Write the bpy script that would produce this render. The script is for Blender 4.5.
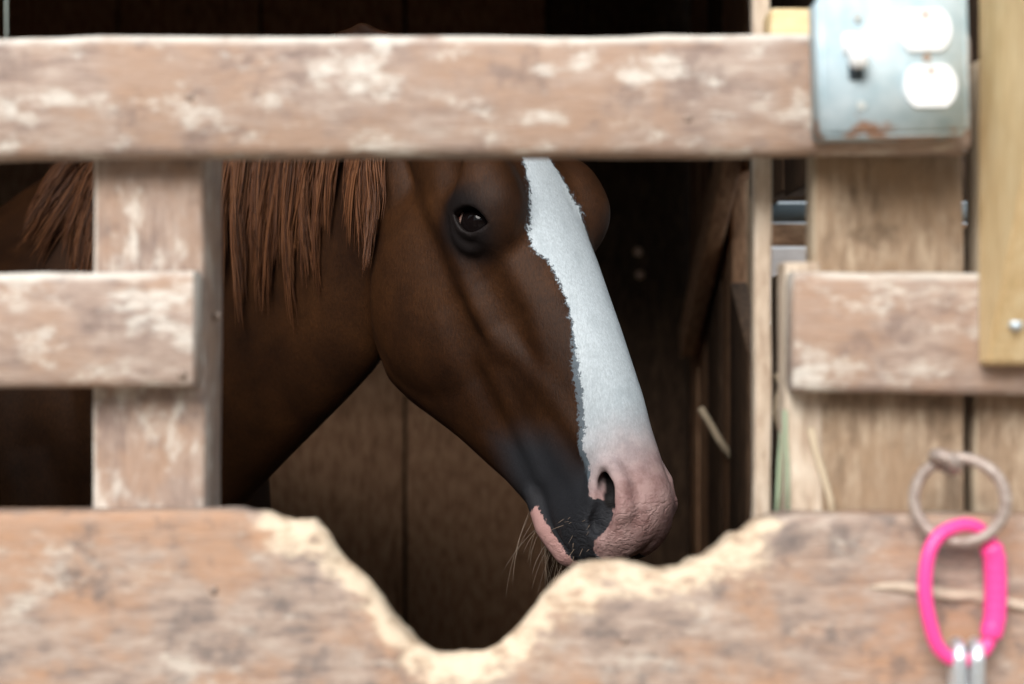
import bpy, bmesh, math, random
import numpy as np
from mathutils import Vector, Matrix, noise

for o in list(bpy.data.objects):
    bpy.data.objects.remove(o)
random.seed(7)
S = bpy.context.scene
COL = S.collection

# ------------------------------------------------------------------ camera, sky, sun, exposure
F = 1687.0            # focal length in pixels of the 1024 x 684 frame
D = 1.25              # camera to the face of the stall front (plane y = 0)
H = 1.36              # camera height
cam_d = bpy.data.cameras.new('camera')
cam = bpy.data.objects.new('camera', cam_d)
COL.objects.link(cam)
cam.location = (0, -D, H)
cam.rotation_euler = (math.pi / 2, 0, 0)
cam_d.sensor_width = 36.0
cam_d.lens = F / 1024 * 36.0
cam_d.clip_start = 0.05
cam_d.dof.use_dof = True
cam_d.dof.focus_distance = 1.93
cam_d.dof.aperture_fstop = 3.6
S.camera = cam

w = bpy.data.worlds.new('overcast_sky')
S.world = w
w.use_nodes = True
bg = w.node_tree.nodes['Background']
# plain overcast sky: brightest overhead, a third of that at the horizon all round
_nt = w.node_tree
_tc = _nt.nodes.new('ShaderNodeTexCoord'); _sp = _nt.nodes.new('ShaderNodeSeparateXYZ')
_mr = _nt.nodes.new('ShaderNodeMapRange')
_nt.links.new(_tc.outputs['Generated'], _sp.inputs[0]); _nt.links.new(_sp.outputs[2], _mr.inputs[0])
_mr.inputs[1].default_value = 0.0; _mr.inputs[2].default_value = 1.0
_mr.inputs[3].default_value = 0.33; _mr.inputs[4].default_value = 1.0
_nt.links.new(_mr.outputs[0], bg.inputs[1])
bg.inputs[0].default_value = (1.70, 1.93, 2.1, 1)

sun_d = bpy.data.lights.new('hazy_sun', 'SUN')
sun_d.energy = 3.7
sun_d.angle = math.radians(28)
sun_d.color = (1.0, 0.955, 0.90)
sun = bpy.data.objects.new('hazy_sun', sun_d)
COL.objects.link(sun)
sun.location = (1.5, -4, 4)
_dir = Vector((0.30, 1.0, -0.62)).normalized()          # travel direction of the light
sun.rotation_euler = _dir.to_track_quat('-Z', 'Y').to_euler()

S.view_settings.view_transform = 'Standard'
S.view_settings.look = 'None'
S.view_settings.gamma = 1.0
S.view_settings.use_curve_mapping = False
S.view_settings.exposure = 0.12

# ------------------------------------------------------------------ helpers
def P(px, py, Y):
    """photo pixel on the plane y = Y -> (x, z)"""
    d = Y + D
    return ((px - 512) / F * d, H - (py - 342) / F * d)

def fx(px, Y): return (px - 512) / F * (Y + D)
def fz(py, Y): return H - (py - 342) / F * (Y + D)

def tag(o, label=None, cat=None, group=None, kind=None):
    if label: o['label'] = label
    if cat: o['category'] = cat
    if group: o['group'] = group
    if kind: o['kind'] = kind
    return o

def link(name, me, mat=None, parent=None, smooth=True):
    o = bpy.data.objects.new(name, me)
    COL.objects.link(o)
    if mat is not None and len(me.materials) == 0:
        me.materials.append(mat)
    if parent is not None:
        o.parent = parent
    if smooth:
        me.polygons.foreach_set('use_smooth', [True] * len(me.polygons))
    return o

def empty(name, loc=(0, 0, 0), rot=(0, 0, 0)):
    o = bpy.data.objects.new(name, None)
    COL.objects.link(o)
    o.location = loc
    o.rotation_euler = rot
    o.empty_display_size = 0.05
    return o

def mesh(name, verts, faces):
    me = bpy.data.meshes.new(name)
    me.from_pydata([tuple(map(float, v)) for v in verts], [], faces)
    me.update()
    return me

def from_bm(name, bm):
    me = bpy.data.meshes.new(name)
    bm.normal_update()
    bm.to_mesh(me)
    bm.free()
    return me

def tube(path, radii, seg=8, closed=False, cap=True):
    """tube along a polyline; returns verts, faces"""
    pts = [Vector(p) for p in path]
    n = len(pts)
    if not hasattr(radii, '__len__'):
        radii = [radii] * n
    verts, faces = [], []
    ref = None
    for i, p in enumerate(pts):
        if closed:
            tg = pts[(i + 1) % n] - pts[i - 1]
        else:
            tg = pts[min(i + 1, n - 1)] - pts[max(i - 1, 0)]
        tg.normalize()
        if ref is None:
            ref = tg.orthogonal().normalized()
        u = (ref - tg * ref.dot(tg)).normalized()
        ref = u
        v = tg.cross(u)
        for k in range(seg):
            a = 2 * math.pi * k / seg
            verts.append(p + (u * math.cos(a) + v * math.sin(a)) * radii[i])
    m = n if closed else n - 1
    for i in range(m):
        j = (i + 1) % n
        for k in range(seg):
            l = (k + 1) % seg
            faces.append((i * seg + k, i * seg + l, j * seg + l, j * seg + k))
    if cap and not closed:
        faces.append(tuple(range(seg))[::-1])
        faces.append(tuple((n - 1) * seg + k for k in range(seg)))
    return verts, faces

# ------------------------------------------------------------------ materials
class NT:
    def __init__(self, name):
        self.m = bpy.data.materials.new(name)
        self.m.use_nodes = True
        self.t = self.m.node_tree
        self.b = self.t.nodes['Principled BSDF']
    def n(self, kind, **kw):
        nd = self.t.nodes.new(kind)
        for k, v in kw.items():
            setattr(nd, k, v)
        return nd
    def l(self, a, b):
        self.t.links.new(a, b)
    def noise(self, vec, scale, detail=4, rough=0.6):
        nd = self.n('ShaderNodeTexNoise')
        nd.inputs['Scale'].default_value = scale
        nd.inputs['Detail'].default_value = detail
        nd.inputs['Roughness'].default_value = rough
        if vec is not None: self.l(vec, nd.inputs['Vector'])
        return nd.outputs['Fac']
    def ramp(self, fac, stops):
        r = self.n('ShaderNodeValToRGB')
        e = r.color_ramp.elements
        while len(e) < len(stops): e.new(0.5)
        for i, (p, c) in enumerate(stops):
            e[i].position = p
            e[i].color = (c[0], c[1], c[2], 1) if hasattr(c, '__len__') else (c, c, c, 1)
        self.l(fac, r.inputs[0])
        return r.outputs[0]
    def mix(self, fac, a, b, mode='MIX'):
        m = self.n('ShaderNodeMix', data_type='RGBA', blend_type=mode)
        for i, x in ((0, fac), (6, a), (7, b)):
            if hasattr(x, 'is_linked'): self.l(x, m.inputs[i])
            elif hasattr(x, '__len__'): m.inputs[i].default_value = (x[0], x[1], x[2], 1)
            else: m.inputs[i].default_value = x
        return m.outputs[2]
    def math(self, op, a, b=None):
        m = self.n('ShaderNodeMath', operation=op)
        for i, x in enumerate((a, b)):
            if x is None: continue
            if hasattr(x, 'is_linked'): self.l(x, m.inputs[i])
            else: m.inputs[i].default_value = x
        return m.outputs[0]
    def smooth(self, x, lo, hi):
        m = self.n('ShaderNodeMapRange', interpolation_type='SMOOTHSTEP')
        self.l(x, m.inputs[0])
        m.inputs[1].default_value = lo
        m.inputs[2].default_value = hi
        return m.outputs[0]
    def coord(self, scale=(1, 1, 1), rnd=True):
        tc = self.n('ShaderNodeTexCoord')
        vec = tc.outputs['Object']
        if rnd:
            oi = self.n('ShaderNodeObjectInfo')
            mu = self.math('MULTIPLY', oi.outputs['Random'], 37.0)
            ad = self.n('ShaderNodeVectorMath', operation='ADD')
            self.l(vec, ad.inputs[0]); self.l(mu, ad.inputs[1])
            vec = ad.outputs[0]
        mp = self.n('ShaderNodeMapping')
        mp.inputs['Scale'].default_value = scale
        self.l(vec, mp.inputs['Vector'])
        return mp.outputs[0]
    def attr(self, name):
        return self.n('ShaderNodeAttribute', attribute_name=name).outputs['Fac']
    def bump(self, h, strength=0.4, dist=0.002):
        b = self.n('ShaderNodeBump')
        b.inputs['Strength'].default_value = strength
        b.inputs['Distance'].default_value = dist
        self.l(h, b.inputs['Height'])
        self.l(b.outputs[0], self.b.inputs['Normal'])
    def base(self, c):
        if hasattr(c, 'is_linked'): self.l(c, self.b.inputs['Base Color'])
        else: self.b.inputs['Base Color'].default_value = (c[0], c[1], c[2], 1)
    def rough(self, r, spec=0.5, metal=0.0):
        self.b.inputs['Roughness'].default_value = r
        self.b.inputs['Specular IOR Level'].default_value = spec
        self.b.inputs['Metallic'].default_value = metal

def wood(name, dark, mid, light, warm=None, pale=None, pale_at=0.62, raw=None, rough=0.8, grain=34):
    """weathered board, grain along the object's local X"""
    m = NT(name)
    c1 = m.coord((5.0, 20, 20))
    c3 = m.coord((12, 24, 24))
    g = m.noise(c1, 5.0, 6, 0.65)
    col = m.ramp(g, [(0.30, dark), (0.5, mid), (0.70, light)])
    if warm:
        wv = m.noise(m.coord((6, 8, 8)), 2.0, 5, 0.62)
        col = m.mix(m.math('MULTIPLY', m.smooth(wv, 0.42, 0.62), 0.9), col, m.mix(g, warm, mid))
        dk = m.noise(m.coord((9, 9, 9)), 2.6, 5, 0.68)
        col = m.mix(m.math('MULTIPLY', m.smooth(dk, 0.52, 0.68), 0.75), col, dark)
    if pale:
        pv = m.noise(c3, 1.5, 6, 0.7)
        col = m.mix(m.math('MULTIPLY', m.smooth(pv, pale_at - 0.06, pale_at + 0.12), 0.8), col, pale)
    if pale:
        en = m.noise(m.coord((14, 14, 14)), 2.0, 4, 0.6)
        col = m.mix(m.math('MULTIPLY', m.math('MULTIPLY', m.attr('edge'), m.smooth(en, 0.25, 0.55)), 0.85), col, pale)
    fn = m.noise(m.coord((20, 160, 160)), 3.0, 3, 0.7)
    col = m.mix(0.35, col, m.ramp(fn, [(0.3, 0.45), (0.7, 1.0)]), 'MULTIPLY')
    if raw:
        ra = m.attr('raw')
        nz = m.noise(m.coord((30, 30, 60)), 1.6, 5, 0.65)
        k = m.smooth(m.math('ADD', ra, m.math('MULTIPLY', m.math('SUBTRACT', nz, 0.5), 1.6)), 0.38, 0.85)
        rc = m.ramp(nz, [(0.32, raw[0]), (0.55, raw[1])])
        col = m.mix(k, col, rc)
    m.base(col)
    m.rough(rough, 0.25)
    m.bump(m.math('ADD', m.math('MULTIPLY', g, 0.6), fn), 0.5, 0.0025)
    return m.m

M = {}
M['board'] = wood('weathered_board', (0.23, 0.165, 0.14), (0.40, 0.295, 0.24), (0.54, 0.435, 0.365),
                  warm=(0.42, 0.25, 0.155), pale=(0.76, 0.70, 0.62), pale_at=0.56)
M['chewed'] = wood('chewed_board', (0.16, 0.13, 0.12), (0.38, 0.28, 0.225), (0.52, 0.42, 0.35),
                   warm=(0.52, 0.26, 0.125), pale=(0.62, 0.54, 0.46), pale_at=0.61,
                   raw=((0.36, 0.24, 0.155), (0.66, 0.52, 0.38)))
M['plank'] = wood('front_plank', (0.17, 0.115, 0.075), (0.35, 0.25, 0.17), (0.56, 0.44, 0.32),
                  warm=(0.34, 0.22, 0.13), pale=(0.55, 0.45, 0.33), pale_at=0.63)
M['lath'] = wood('lath', (0.40, 0.29, 0.21), (0.60, 0.48, 0.37), (0.74, 0.63, 0.51))
M['pine'] = wood('new_pine', (0.66, 0.46, 0.23), (0.78, 0.57, 0.31), (0.86, 0.68, 0.41), rough=0.6)
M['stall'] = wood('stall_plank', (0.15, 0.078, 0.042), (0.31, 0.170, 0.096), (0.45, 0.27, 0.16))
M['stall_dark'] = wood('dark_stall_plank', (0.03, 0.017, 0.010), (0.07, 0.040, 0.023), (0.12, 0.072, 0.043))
M['stall_tan'] = wood('tan_stall_plank', (0.16, 0.10, 0.06), (0.27, 0.18, 0.11), (0.36, 0.25, 0.16))

def plain(name, c, rough=0.6, spec=0.4, metal=0.0, var=0.0):
    m = NT(name)
    if var:
        nz = m.noise(m.coord((1, 1, 1)), 60, 4)
        m.base(m.mix(nz, tuple(x * (1 - var) for x in c), tuple(min(1, x * (1 + var)) for x in c)))
    else:
        m.base(c)
    m.rough(rough, spec, metal)
    return m.m

# ------------------------------------------------------------------ boards
def board_mesh(name, L, W, T, seg=14, bev=0.004, wob=0.0015, seed=0, taper=0.0, eb=0.002):
    """board along local X (length L), width W along Z, thickness T along Y"""
    rnd = random.Random(seed)
    off = Vector((rnd.uniform(-50, 50), rnd.uniform(-50, 50), rnd.uniform(-50, 50)))
    hw, ht = W / 2, T / 2
    prof = []
    for sx, sz in ((-1, -1), (1, -1), (1, 1), (-1, 1)):          # (y, z) corners
        if (sx, sz) == (-1, -1): c = [(-ht, -hw + bev), (-ht + bev * .3, -hw + bev * .3), (-ht + bev, -hw)]
        elif (sx, sz) == (1, -1): c = [(ht - bev, -hw), (ht - bev * .3, -hw + bev * .3), (ht, -hw + bev)]
        elif (sx, sz) == (1, 1): c = [(ht, hw - bev), (ht - bev * .3, hw - bev * .3), (ht - bev, hw)]
        else: c = [(-ht + bev, hw), (-ht + bev * .3, hw - bev * .3), (-ht, hw - bev)]
        prof += c
    n = len(prof)
    xs = [-L / 2, -L / 2 + eb * .4, -L / 2 + eb] + [-L / 2 + eb + (L - 2 * eb) * (i + 1) / seg for i in range(seg - 1)] \
        + [L / 2 - eb, L / 2 - eb * .4, L / 2]
    verts, faces, edge = [], [], []
    for i, x in enumerate(xs):
        sh = 1.0
        if i in (0, len(xs) - 1): sh = 1 - eb / max(hw, ht) * 0.8
        for k_, (y, z) in enumerate(prof):
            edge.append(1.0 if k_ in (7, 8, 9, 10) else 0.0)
            tp = 1 + taper * x / L
            v = Vector((x, y * (sh if i in (0, len(xs) - 1) else 1), z * sh * tp))
            d = noise.noise_vector((v + off) * 9.0) * wob + noise.noise_vector((v + off) * 40.0) * wob * .5
            verts.append(v + Vector((d.x * .3, d.y, d.z)))
    for i in range(len(xs) - 1):
        for k in range(n):
            l = (k + 1) % n
            faces.append((i * n + k, (i + 1) * n + k, (i + 1) * n + l, i * n + l))
    faces.append(tuple(range(n)))
    faces.append(tuple((len(xs) - 1) * n + k for k in range(n))[::-1])
    me = mesh(name, verts, faces)
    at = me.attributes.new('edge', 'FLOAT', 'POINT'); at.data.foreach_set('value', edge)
    return me

def board(name, x0, x1, z0, z1, y0, y1, mat, parent=None, vertical=False, seed=None, rot=0.0, **kw):
    seed = seed if seed is not None else hash((name, round(x0, 3), round(z0, 3))) % 9999
    if vertical:
        me = board_mesh(name, z1 - z0, x1 - x0, y1 - y0, seed=seed, **kw)
    else:
        me = board_mesh(name, x1 - x0, z1 - z0, y1 - y0, seed=seed, **kw)
    o = link(name, me, mat, parent)
    o.location = ((x0 + x1) / 2, (y0 + y1) / 2, (z0 + z1) / 2)
    o.rotation_euler = (0, (-math.pi / 2 if vertical else 0) + rot, 0)
    sm = me.polygons
    me.set_sharp_from_angle(angle=math.radians(50))
    return o

# ------------------------------------------------------------------ the setting: stall and yard
XL, XR, YB, ZC = -2.6, 0.42, 2.75, 2.75

def ground(name, x0, x1, y0, y1, z, mat, n=40, amp=0.012, kind='structure'):
    vs, fs = [], []
    for j in range(n + 1):
        for i in range(n + 1):
            x = x0 + (x1 - x0) * i / n; y = y0 + (y1 - y0) * j / n
            vs.append((x, y, z + noise.noise(Vector((x * 2, y * 2, z))) * amp))
    for j in range(n):
        for i in range(n):
            a = j * (n + 1) + i
            fs.append((a, a + 1, a + n + 2, a + n + 1))
    o = link(name, mesh(name, vs, fs), mat)
    return tag(o, kind=kind)

mm = NT('stall_bedding')
nz = mm.noise(mm.coord((1, 1, 1)), 30, 6)
mm.base(mm.ramp(nz, [(0.3, (0.10, 0.07, 0.045)), (0.7, (0.30, 0.22, 0.14))])); mm.rough(0.95, 0.1)
mm.bump(nz, 0.6, 0.01)
M['bedding'] = mm.m
mm = NT('yard_dirt')
nz = mm.noise(mm.coord((1, 1, 1)), 12, 6)
mm.base(mm.ramp(nz, [(0.3, (0.17, 0.14, 0.11)), (0.7, (0.30, 0.26, 0.21))])); mm.rough(0.95, 0.1)
M['dirt'] = mm.m
fl = ground('floor', XL - 0.1, XR + 1.6, 0.02, YB + 0.1, -0.01, M['bedding'])
tag(fl, 'brown straw-littered dirt floor of the stall', 'floor')
yd = ground('ground_yard', -14, 14, -16, 0.02, -0.03, M['dirt'])
tag(yd, 'bare dirt yard in front of the stall', 'ground')

def plank_wall(name, label, axis, c0, c1, pos, z0, z1, edges, mats, thick=0.03, out=1):
    """a structure Empty with one child per plank; axis 'x' = planks side by side along x"""
    e = empty(name, (0, 0, 0))
    tag(e, label, 'wall', kind='structure')
    for i in range(len(edges) - 1):
        a, b = edges[i] + 0.004, edges[i + 1] - 0.004
        dep = random.uniform(0, 0.006)
        me = board_mesh('plank', z1 - z0, b - a, thick, seg=10, seed=i * 13 + 5, wob=0.003)
        o = link('plank', me, mats[i % len(mats)] if not callable(mats) else mats(i, (a + b) / 2), e)
        if axis == 'x':
            o.location = ((a + b) / 2, pos + dep + thick / 2, (z0 + z1) / 2)
            o.rotation_euler = (0, -math.pi / 2, 0)
        else:
            o.location = (pos + out * (dep + thick / 2), (a + b) / 2, (z0 + z1) / 2)
            o.rotation_euler = (0, -math.pi / 2, math.pi / 2)
        o.rotation_euler.rotate_axis('X', 0)
        me.set_sharp_from_angle(angle=math.radians(50))
    return e

# back wall: wide vertical planks; seams where the photograph shows them
seams_px = [260, 405, 548, 690]
sx = [P(p, 342, YB)[0] for p in seams_px]
edges = [sx[0] - 0.34 * k for k in range(6, 0, -1)] + sx
edges = [e for e in edges if e > XL - 0.3]
edges.append(sx[-1] + 0.06)
wb = plank_wall('wall_back', 'brown vertical plank wall at the back of the stall', 'x', 0, 0, YB, 0, ZC, edges,
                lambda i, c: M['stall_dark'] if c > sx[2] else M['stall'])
me = board_mesh('backing', 3.1, ZC, 0.02, seg=4, seed=2)
o = link('backing', me, M['stall_dark'], wb); o.location = (-1.1, YB + 0.06, ZC / 2)
wl = plank_wall('wall_left', 'brown vertical plank wall closing the stall behind the horse', 'y', 0, 0, XL, 0, ZC,
                [0.05 + 0.27 * k for k in range(11)], [M['stall']], out=-1)
me = board_mesh('backing', 2.9, ZC, 0.02, seg=4, seed=2)
o = link('backing', me, M['stall_dark'], wl); o.location = (XL - 0.06, 1.45, ZC / 2); o.rotation_euler = (0, 0, math.pi / 2)
cl = empty('ceiling'); tag(cl, 'dark boarded ceiling over the stall', 'ceiling', kind='structure')
for i in range(11):
    me = board_mesh('ceiling_board', XR - XL + 0.2, 0.268, 0.025, seg=6, seed=i)
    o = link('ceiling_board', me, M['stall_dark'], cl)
    o.location = ((XL + XR) / 2, 0.02 + 0.27 * i + 0.13, ZC + 0.02)
    o.rotation_euler = (math.pi / 2, 0, 0)

# boards added above the opening, out of view, to keep the stall dark
wf = empty('front_shade_wall'); tag(wf, 'unseen boards added above and left of the stall opening to shade the horse', 'wall', kind='structure')
for i in range(9):
    z0 = H + 0.95 + 0.16 * i
    if z0 + 0.155 > ZC + 0.1: break
    me = board_mesh('plank', 3.2, 0.157, 0.03, seg=10, seed=90 + i)
    o = link('plank', me, M['board'], wf); o.location = (-1.15, 0.16, z0 + 0.078)
for i in range(13):  # unseen planks added left of the opening to darken the neck
    a = -0.50 - 0.165 * (i + 1)
    board('plank', a, a + 0.160, 0.0, H + 0.62, 0.13, 0.16, M['plank'], wf, vertical=True, seed=110 + i, seg=8)
# unseen board wall added behind the viewer to block the low sky
wo = plank_wall('sky_blocker_wall', 'long unseen board wall added behind the viewer to block low sky light', 'x', 0, 0, -9.0, 0, 3.3, [-9 + 0.6 * k for k in range(31)], [M['stall']])
# right-hand side wall: planks, a diagonal brace, and an opening with a pipe and a rail, onto the next bay
wr = empty('wall_right'); tag(wr, 'gappy side wall of vertical planks with a diagonal brace right of the horse', 'wall', kind='structure')
def side_plank(name, y0, y1, z0, z1, mat, x=XR, thick=0.03, seed=1, slope=0.0):
    me = board_mesh(name, z1 - z0, y1 - y0, thick, seg=8, seed=seed, wob=0.003)
    o = link(name, me, mat, wr)
    if slope:                                  # cut the top end on a slant
        for v in me.vertices:
            if v.co.x > (z1 - z0) / 2 - 0.02: v.co.x += -v.co.z * slope
    o.location = (x + thick / 2, (y0 + y1) / 2, (z0 + z1) / 2)
    o.rotation_euler = (0, -math.pi / 2, math.pi / 2)
    me.set_sharp_from_angle(angle=math.radians(50))
    return o
yy = [1.80, 2.00, 2.16, 2.38, 2.56, 2.75]
for i in range(1, 5):
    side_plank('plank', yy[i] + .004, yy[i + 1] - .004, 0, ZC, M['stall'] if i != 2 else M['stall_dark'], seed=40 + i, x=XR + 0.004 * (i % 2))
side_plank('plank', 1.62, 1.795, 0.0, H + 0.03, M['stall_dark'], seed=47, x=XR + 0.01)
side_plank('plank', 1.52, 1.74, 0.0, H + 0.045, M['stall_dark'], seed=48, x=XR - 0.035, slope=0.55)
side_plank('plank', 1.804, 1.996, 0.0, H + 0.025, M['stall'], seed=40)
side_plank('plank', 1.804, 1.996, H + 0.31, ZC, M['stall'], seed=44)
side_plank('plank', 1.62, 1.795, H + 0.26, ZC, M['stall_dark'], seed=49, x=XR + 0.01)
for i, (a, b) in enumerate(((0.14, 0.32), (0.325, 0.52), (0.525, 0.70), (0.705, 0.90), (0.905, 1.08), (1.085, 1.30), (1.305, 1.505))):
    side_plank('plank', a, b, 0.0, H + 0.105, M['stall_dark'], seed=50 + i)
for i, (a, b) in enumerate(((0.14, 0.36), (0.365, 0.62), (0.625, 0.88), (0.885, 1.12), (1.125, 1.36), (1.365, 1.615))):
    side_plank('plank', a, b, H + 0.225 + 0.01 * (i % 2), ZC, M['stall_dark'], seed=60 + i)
def side_bar(name, ya, za, yb, zb, wd, th, mat, x):
    L = math.hypot(yb - ya, zb - za)
    me = board_mesh(name, L, wd, th, seg=8, seed=int(ya * 100))
    o = link(name, me, mat, wr)
    o.location = (x, (ya + yb) / 2, (za + zb) / 2)
    ang = math.atan2(zb - za, yb - ya)
    o.rotation_euler = (Matrix.Rotation(ang, 3, 'X') @ Matrix.Rotation(math.pi / 2, 3, 'Z')).to_euler()
    me.set_sharp_from_angle(angle=math.radians(50))
    return o
side_bar('brace', 1.56, H + 0.44, 2.50, H + 0.0, 0.075, 0.035, M['stall'], XR - 0.03)
# pale boards of the next bay, seen through the opening
M['whitewash'] = wood('whitewashed_board', (0.55, 0.48, 0.44), (0.68, 0.60, 0.56), (0.78, 0.72, 0.68))
bay = empty('wall_bay'); tag(bay, 'pale whitewashed board wall of the next bay seen through the gap', 'wall', kind='structure')
for i in range(9):
    me = board_mesh('board', 2.0, 0.20, 0.025, seg=6, seed=70 + i)
    o = link('board', me, M['whitewash'], bay)
    o.location = (1.50, 3.2, fz(247, 3.2) - 0.10 - 0.207 * (8 - i) + 0.0); me.set_sharp_from_angle(angle=math.radians(50))
me = board_mesh('post', 2.2, 0.10, 0.05, seg=8, seed=88)
o = link('post', me, M['stall_tan'], bay); o.location = (fx(738, 2.4), 2.4, 1.1); o.rotation_euler = (0, -math.pi / 2, 0)
M['pipe'] = plain('grey_pipe', (0.26, 0.31, 0.33), 0.55, 0.5, 0.0, 0.15)
gt = empty('bay_gate', (1.0, 1.66, 0)); tag(gt, 'grey pipe and brown rail gate glimpsed through the gap beside the lath', 'gate')
zz_ = fz(213, 1.66)
vs, fs = tube([(-0.57, 0, zz_), (0.0, 0, zz_), (0.7, 0, zz_)], 0.0165, 14)
link('pipe', mesh('pipe', vs, fs), M['pipe'], gt)
board('rail', -0.57, 0.7, fz(246, 1.66), fz(224, 1.66), -0.014, 0.014, M['stall'], gt, seed=77)
board('rail', -0.57, 0.7, fz(201, 1.66), fz(150, 1.66), -0.014, 0.014, M['stall_dark'], gt, seed=78)
for xg in (0.10, 0.66):
    board('upright', xg, xg + 0.05, 0.0, fz(150, 1.66), 0.018, 0.06, M['stall'], gt, vertical=True, seed=79)
# two small pale discs on the back wall
M['nail'] = plain('nail_head', (0.26, 0.19, 0.15), 0.5, 0.4, 0.3)
M['wall_disc'] = plain('pale_disc', (0.62, 0.42, 0.30), 0.7, 0.2)
for (px, py) in ((638, 252), (640, 275)):
    bm = bmesh.new(); bmesh.ops.create_uvsphere(bm, u_segments=12, v_segments=6, radius=0.012)
    for v in bm.verts: v.co.y *= 0.4
    o = link('wall_disc', from_bm('wall_disc', bm), M['wall_disc'], wb); o.location = (fx(px, YB), YB - 0.001, fz(py, YB))

# ------------------------------------------------------------------ the stall front (plane y = 0)
sf = empty('stall_front', (0, 0, 0))
tag(sf, 'weathered brown timber stall front of rails, posts and a gnawed lower board', 'stall front')


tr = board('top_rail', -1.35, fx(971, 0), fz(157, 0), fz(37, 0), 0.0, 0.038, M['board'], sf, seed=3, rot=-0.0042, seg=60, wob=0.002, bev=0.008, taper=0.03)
# left post with its short rail
def nail(x, y, z, r=0.004, parent=sf, mat=None):
    bm = bmesh.new(); bmesh.ops.create_uvsphere(bm, u_segments=10, v_segments=6, radius=r)
    for v in bm.verts: v.co.y *= 0.45
    o = link('nail', from_bm('nail', bm), mat or M['nail'], parent); o.location = (x, y, z)
    return o
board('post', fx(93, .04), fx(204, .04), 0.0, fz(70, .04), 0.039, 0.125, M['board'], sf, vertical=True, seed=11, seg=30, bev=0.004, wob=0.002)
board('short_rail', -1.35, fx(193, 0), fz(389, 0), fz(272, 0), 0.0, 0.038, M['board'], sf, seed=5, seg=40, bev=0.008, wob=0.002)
# right hand planks, block and short rail
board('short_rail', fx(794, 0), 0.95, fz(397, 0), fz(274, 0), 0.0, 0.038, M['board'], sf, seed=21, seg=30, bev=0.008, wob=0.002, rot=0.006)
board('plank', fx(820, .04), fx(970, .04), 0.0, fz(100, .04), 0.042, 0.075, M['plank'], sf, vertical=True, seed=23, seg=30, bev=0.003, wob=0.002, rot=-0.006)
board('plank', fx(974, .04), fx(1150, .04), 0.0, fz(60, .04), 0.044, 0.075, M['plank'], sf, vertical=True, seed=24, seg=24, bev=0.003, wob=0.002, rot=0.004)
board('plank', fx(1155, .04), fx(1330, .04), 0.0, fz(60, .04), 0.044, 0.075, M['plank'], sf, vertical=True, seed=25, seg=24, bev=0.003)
board('block', fx(785, .04), fx(823, .04), 0.0, fz(262, .04), 0.0405, 0.074, M['lath'], sf, vertical=True, seed=26, seg=16, bev=0.003)
board('block', fx(771, .04), fx(840, .04), fz(120, .04), fz(8, .04), 0.0395, 0.0795, M['pine'], sf, vertical=False, seed=27, seg=6, bev=0.003)
board('lath', fx(753, .085), fx(770, .085), 0.0, ZC - 0.1, 0.080, 0.105, M['lath'], sf, vertical=True, seed=28, seg=40, bev=0.002, wob=0.003)
# kick boards under the gnawed board
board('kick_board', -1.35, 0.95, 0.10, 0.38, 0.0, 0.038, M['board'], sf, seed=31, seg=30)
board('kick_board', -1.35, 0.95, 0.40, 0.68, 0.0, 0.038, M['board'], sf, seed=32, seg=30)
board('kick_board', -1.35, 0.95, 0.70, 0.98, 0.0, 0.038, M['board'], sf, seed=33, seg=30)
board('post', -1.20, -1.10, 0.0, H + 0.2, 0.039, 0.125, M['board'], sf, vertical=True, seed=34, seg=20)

# the gnawed board: its top edge read off the photograph
prof_px = [(-700, 512), (-200, 512), (0, 513), (120, 512), (200, 511), (240, 512), (262, 515), (290, 521), (315, 527), (326, 536), (333, 551),
           (341, 561), (352, 570), (366, 583), (380, 601), (393, 621), (405, 638), (418, 649), (434, 656), (455, 660), (474, 659),
           (492, 652), (510, 640), (526, 626), (536, 611), (545, 596), (556, 582), (570, 572), (588, 566), (605, 564), (630, 567),
           (652, 572), (668, 572), (690, 566), (706, 560), (716, 552), (728, 542), (744, 531), (760, 522), (776, 517), (800, 515),
           (860, 515), (960, 516), (1024, 517), (1500, 517)]
xs_c = np.array([fx(p, 0) for p, _ in prof_px]); zs_c = np.array([fz(q, 0) for _, q in prof_px])
xs = np.concatenate([np.linspace(-1.35, fx(228, 0), 60), np.linspace(fx(230, 0), fx(800, 0), 260), np.linspace(fx(804, 0), 0.95, 50)])
zt = np.interp(xs, xs_c, zs_c)
k = np.ones(3) / 3
zt = np.convolve(np.pad(zt, 1, mode='edge'), k, 'valid')
chew = np.clip((xs - fx(235, 0)) / 0.03, 0, 1) * np.clip((fx(800, 0) - xs) / 0.03, 0, 1)
ztop = fz(512, 0)
slope = np.gradient(zt, xs)
T_ = 0.040
verts, faces, raw = [], [], []
rows = None
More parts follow.
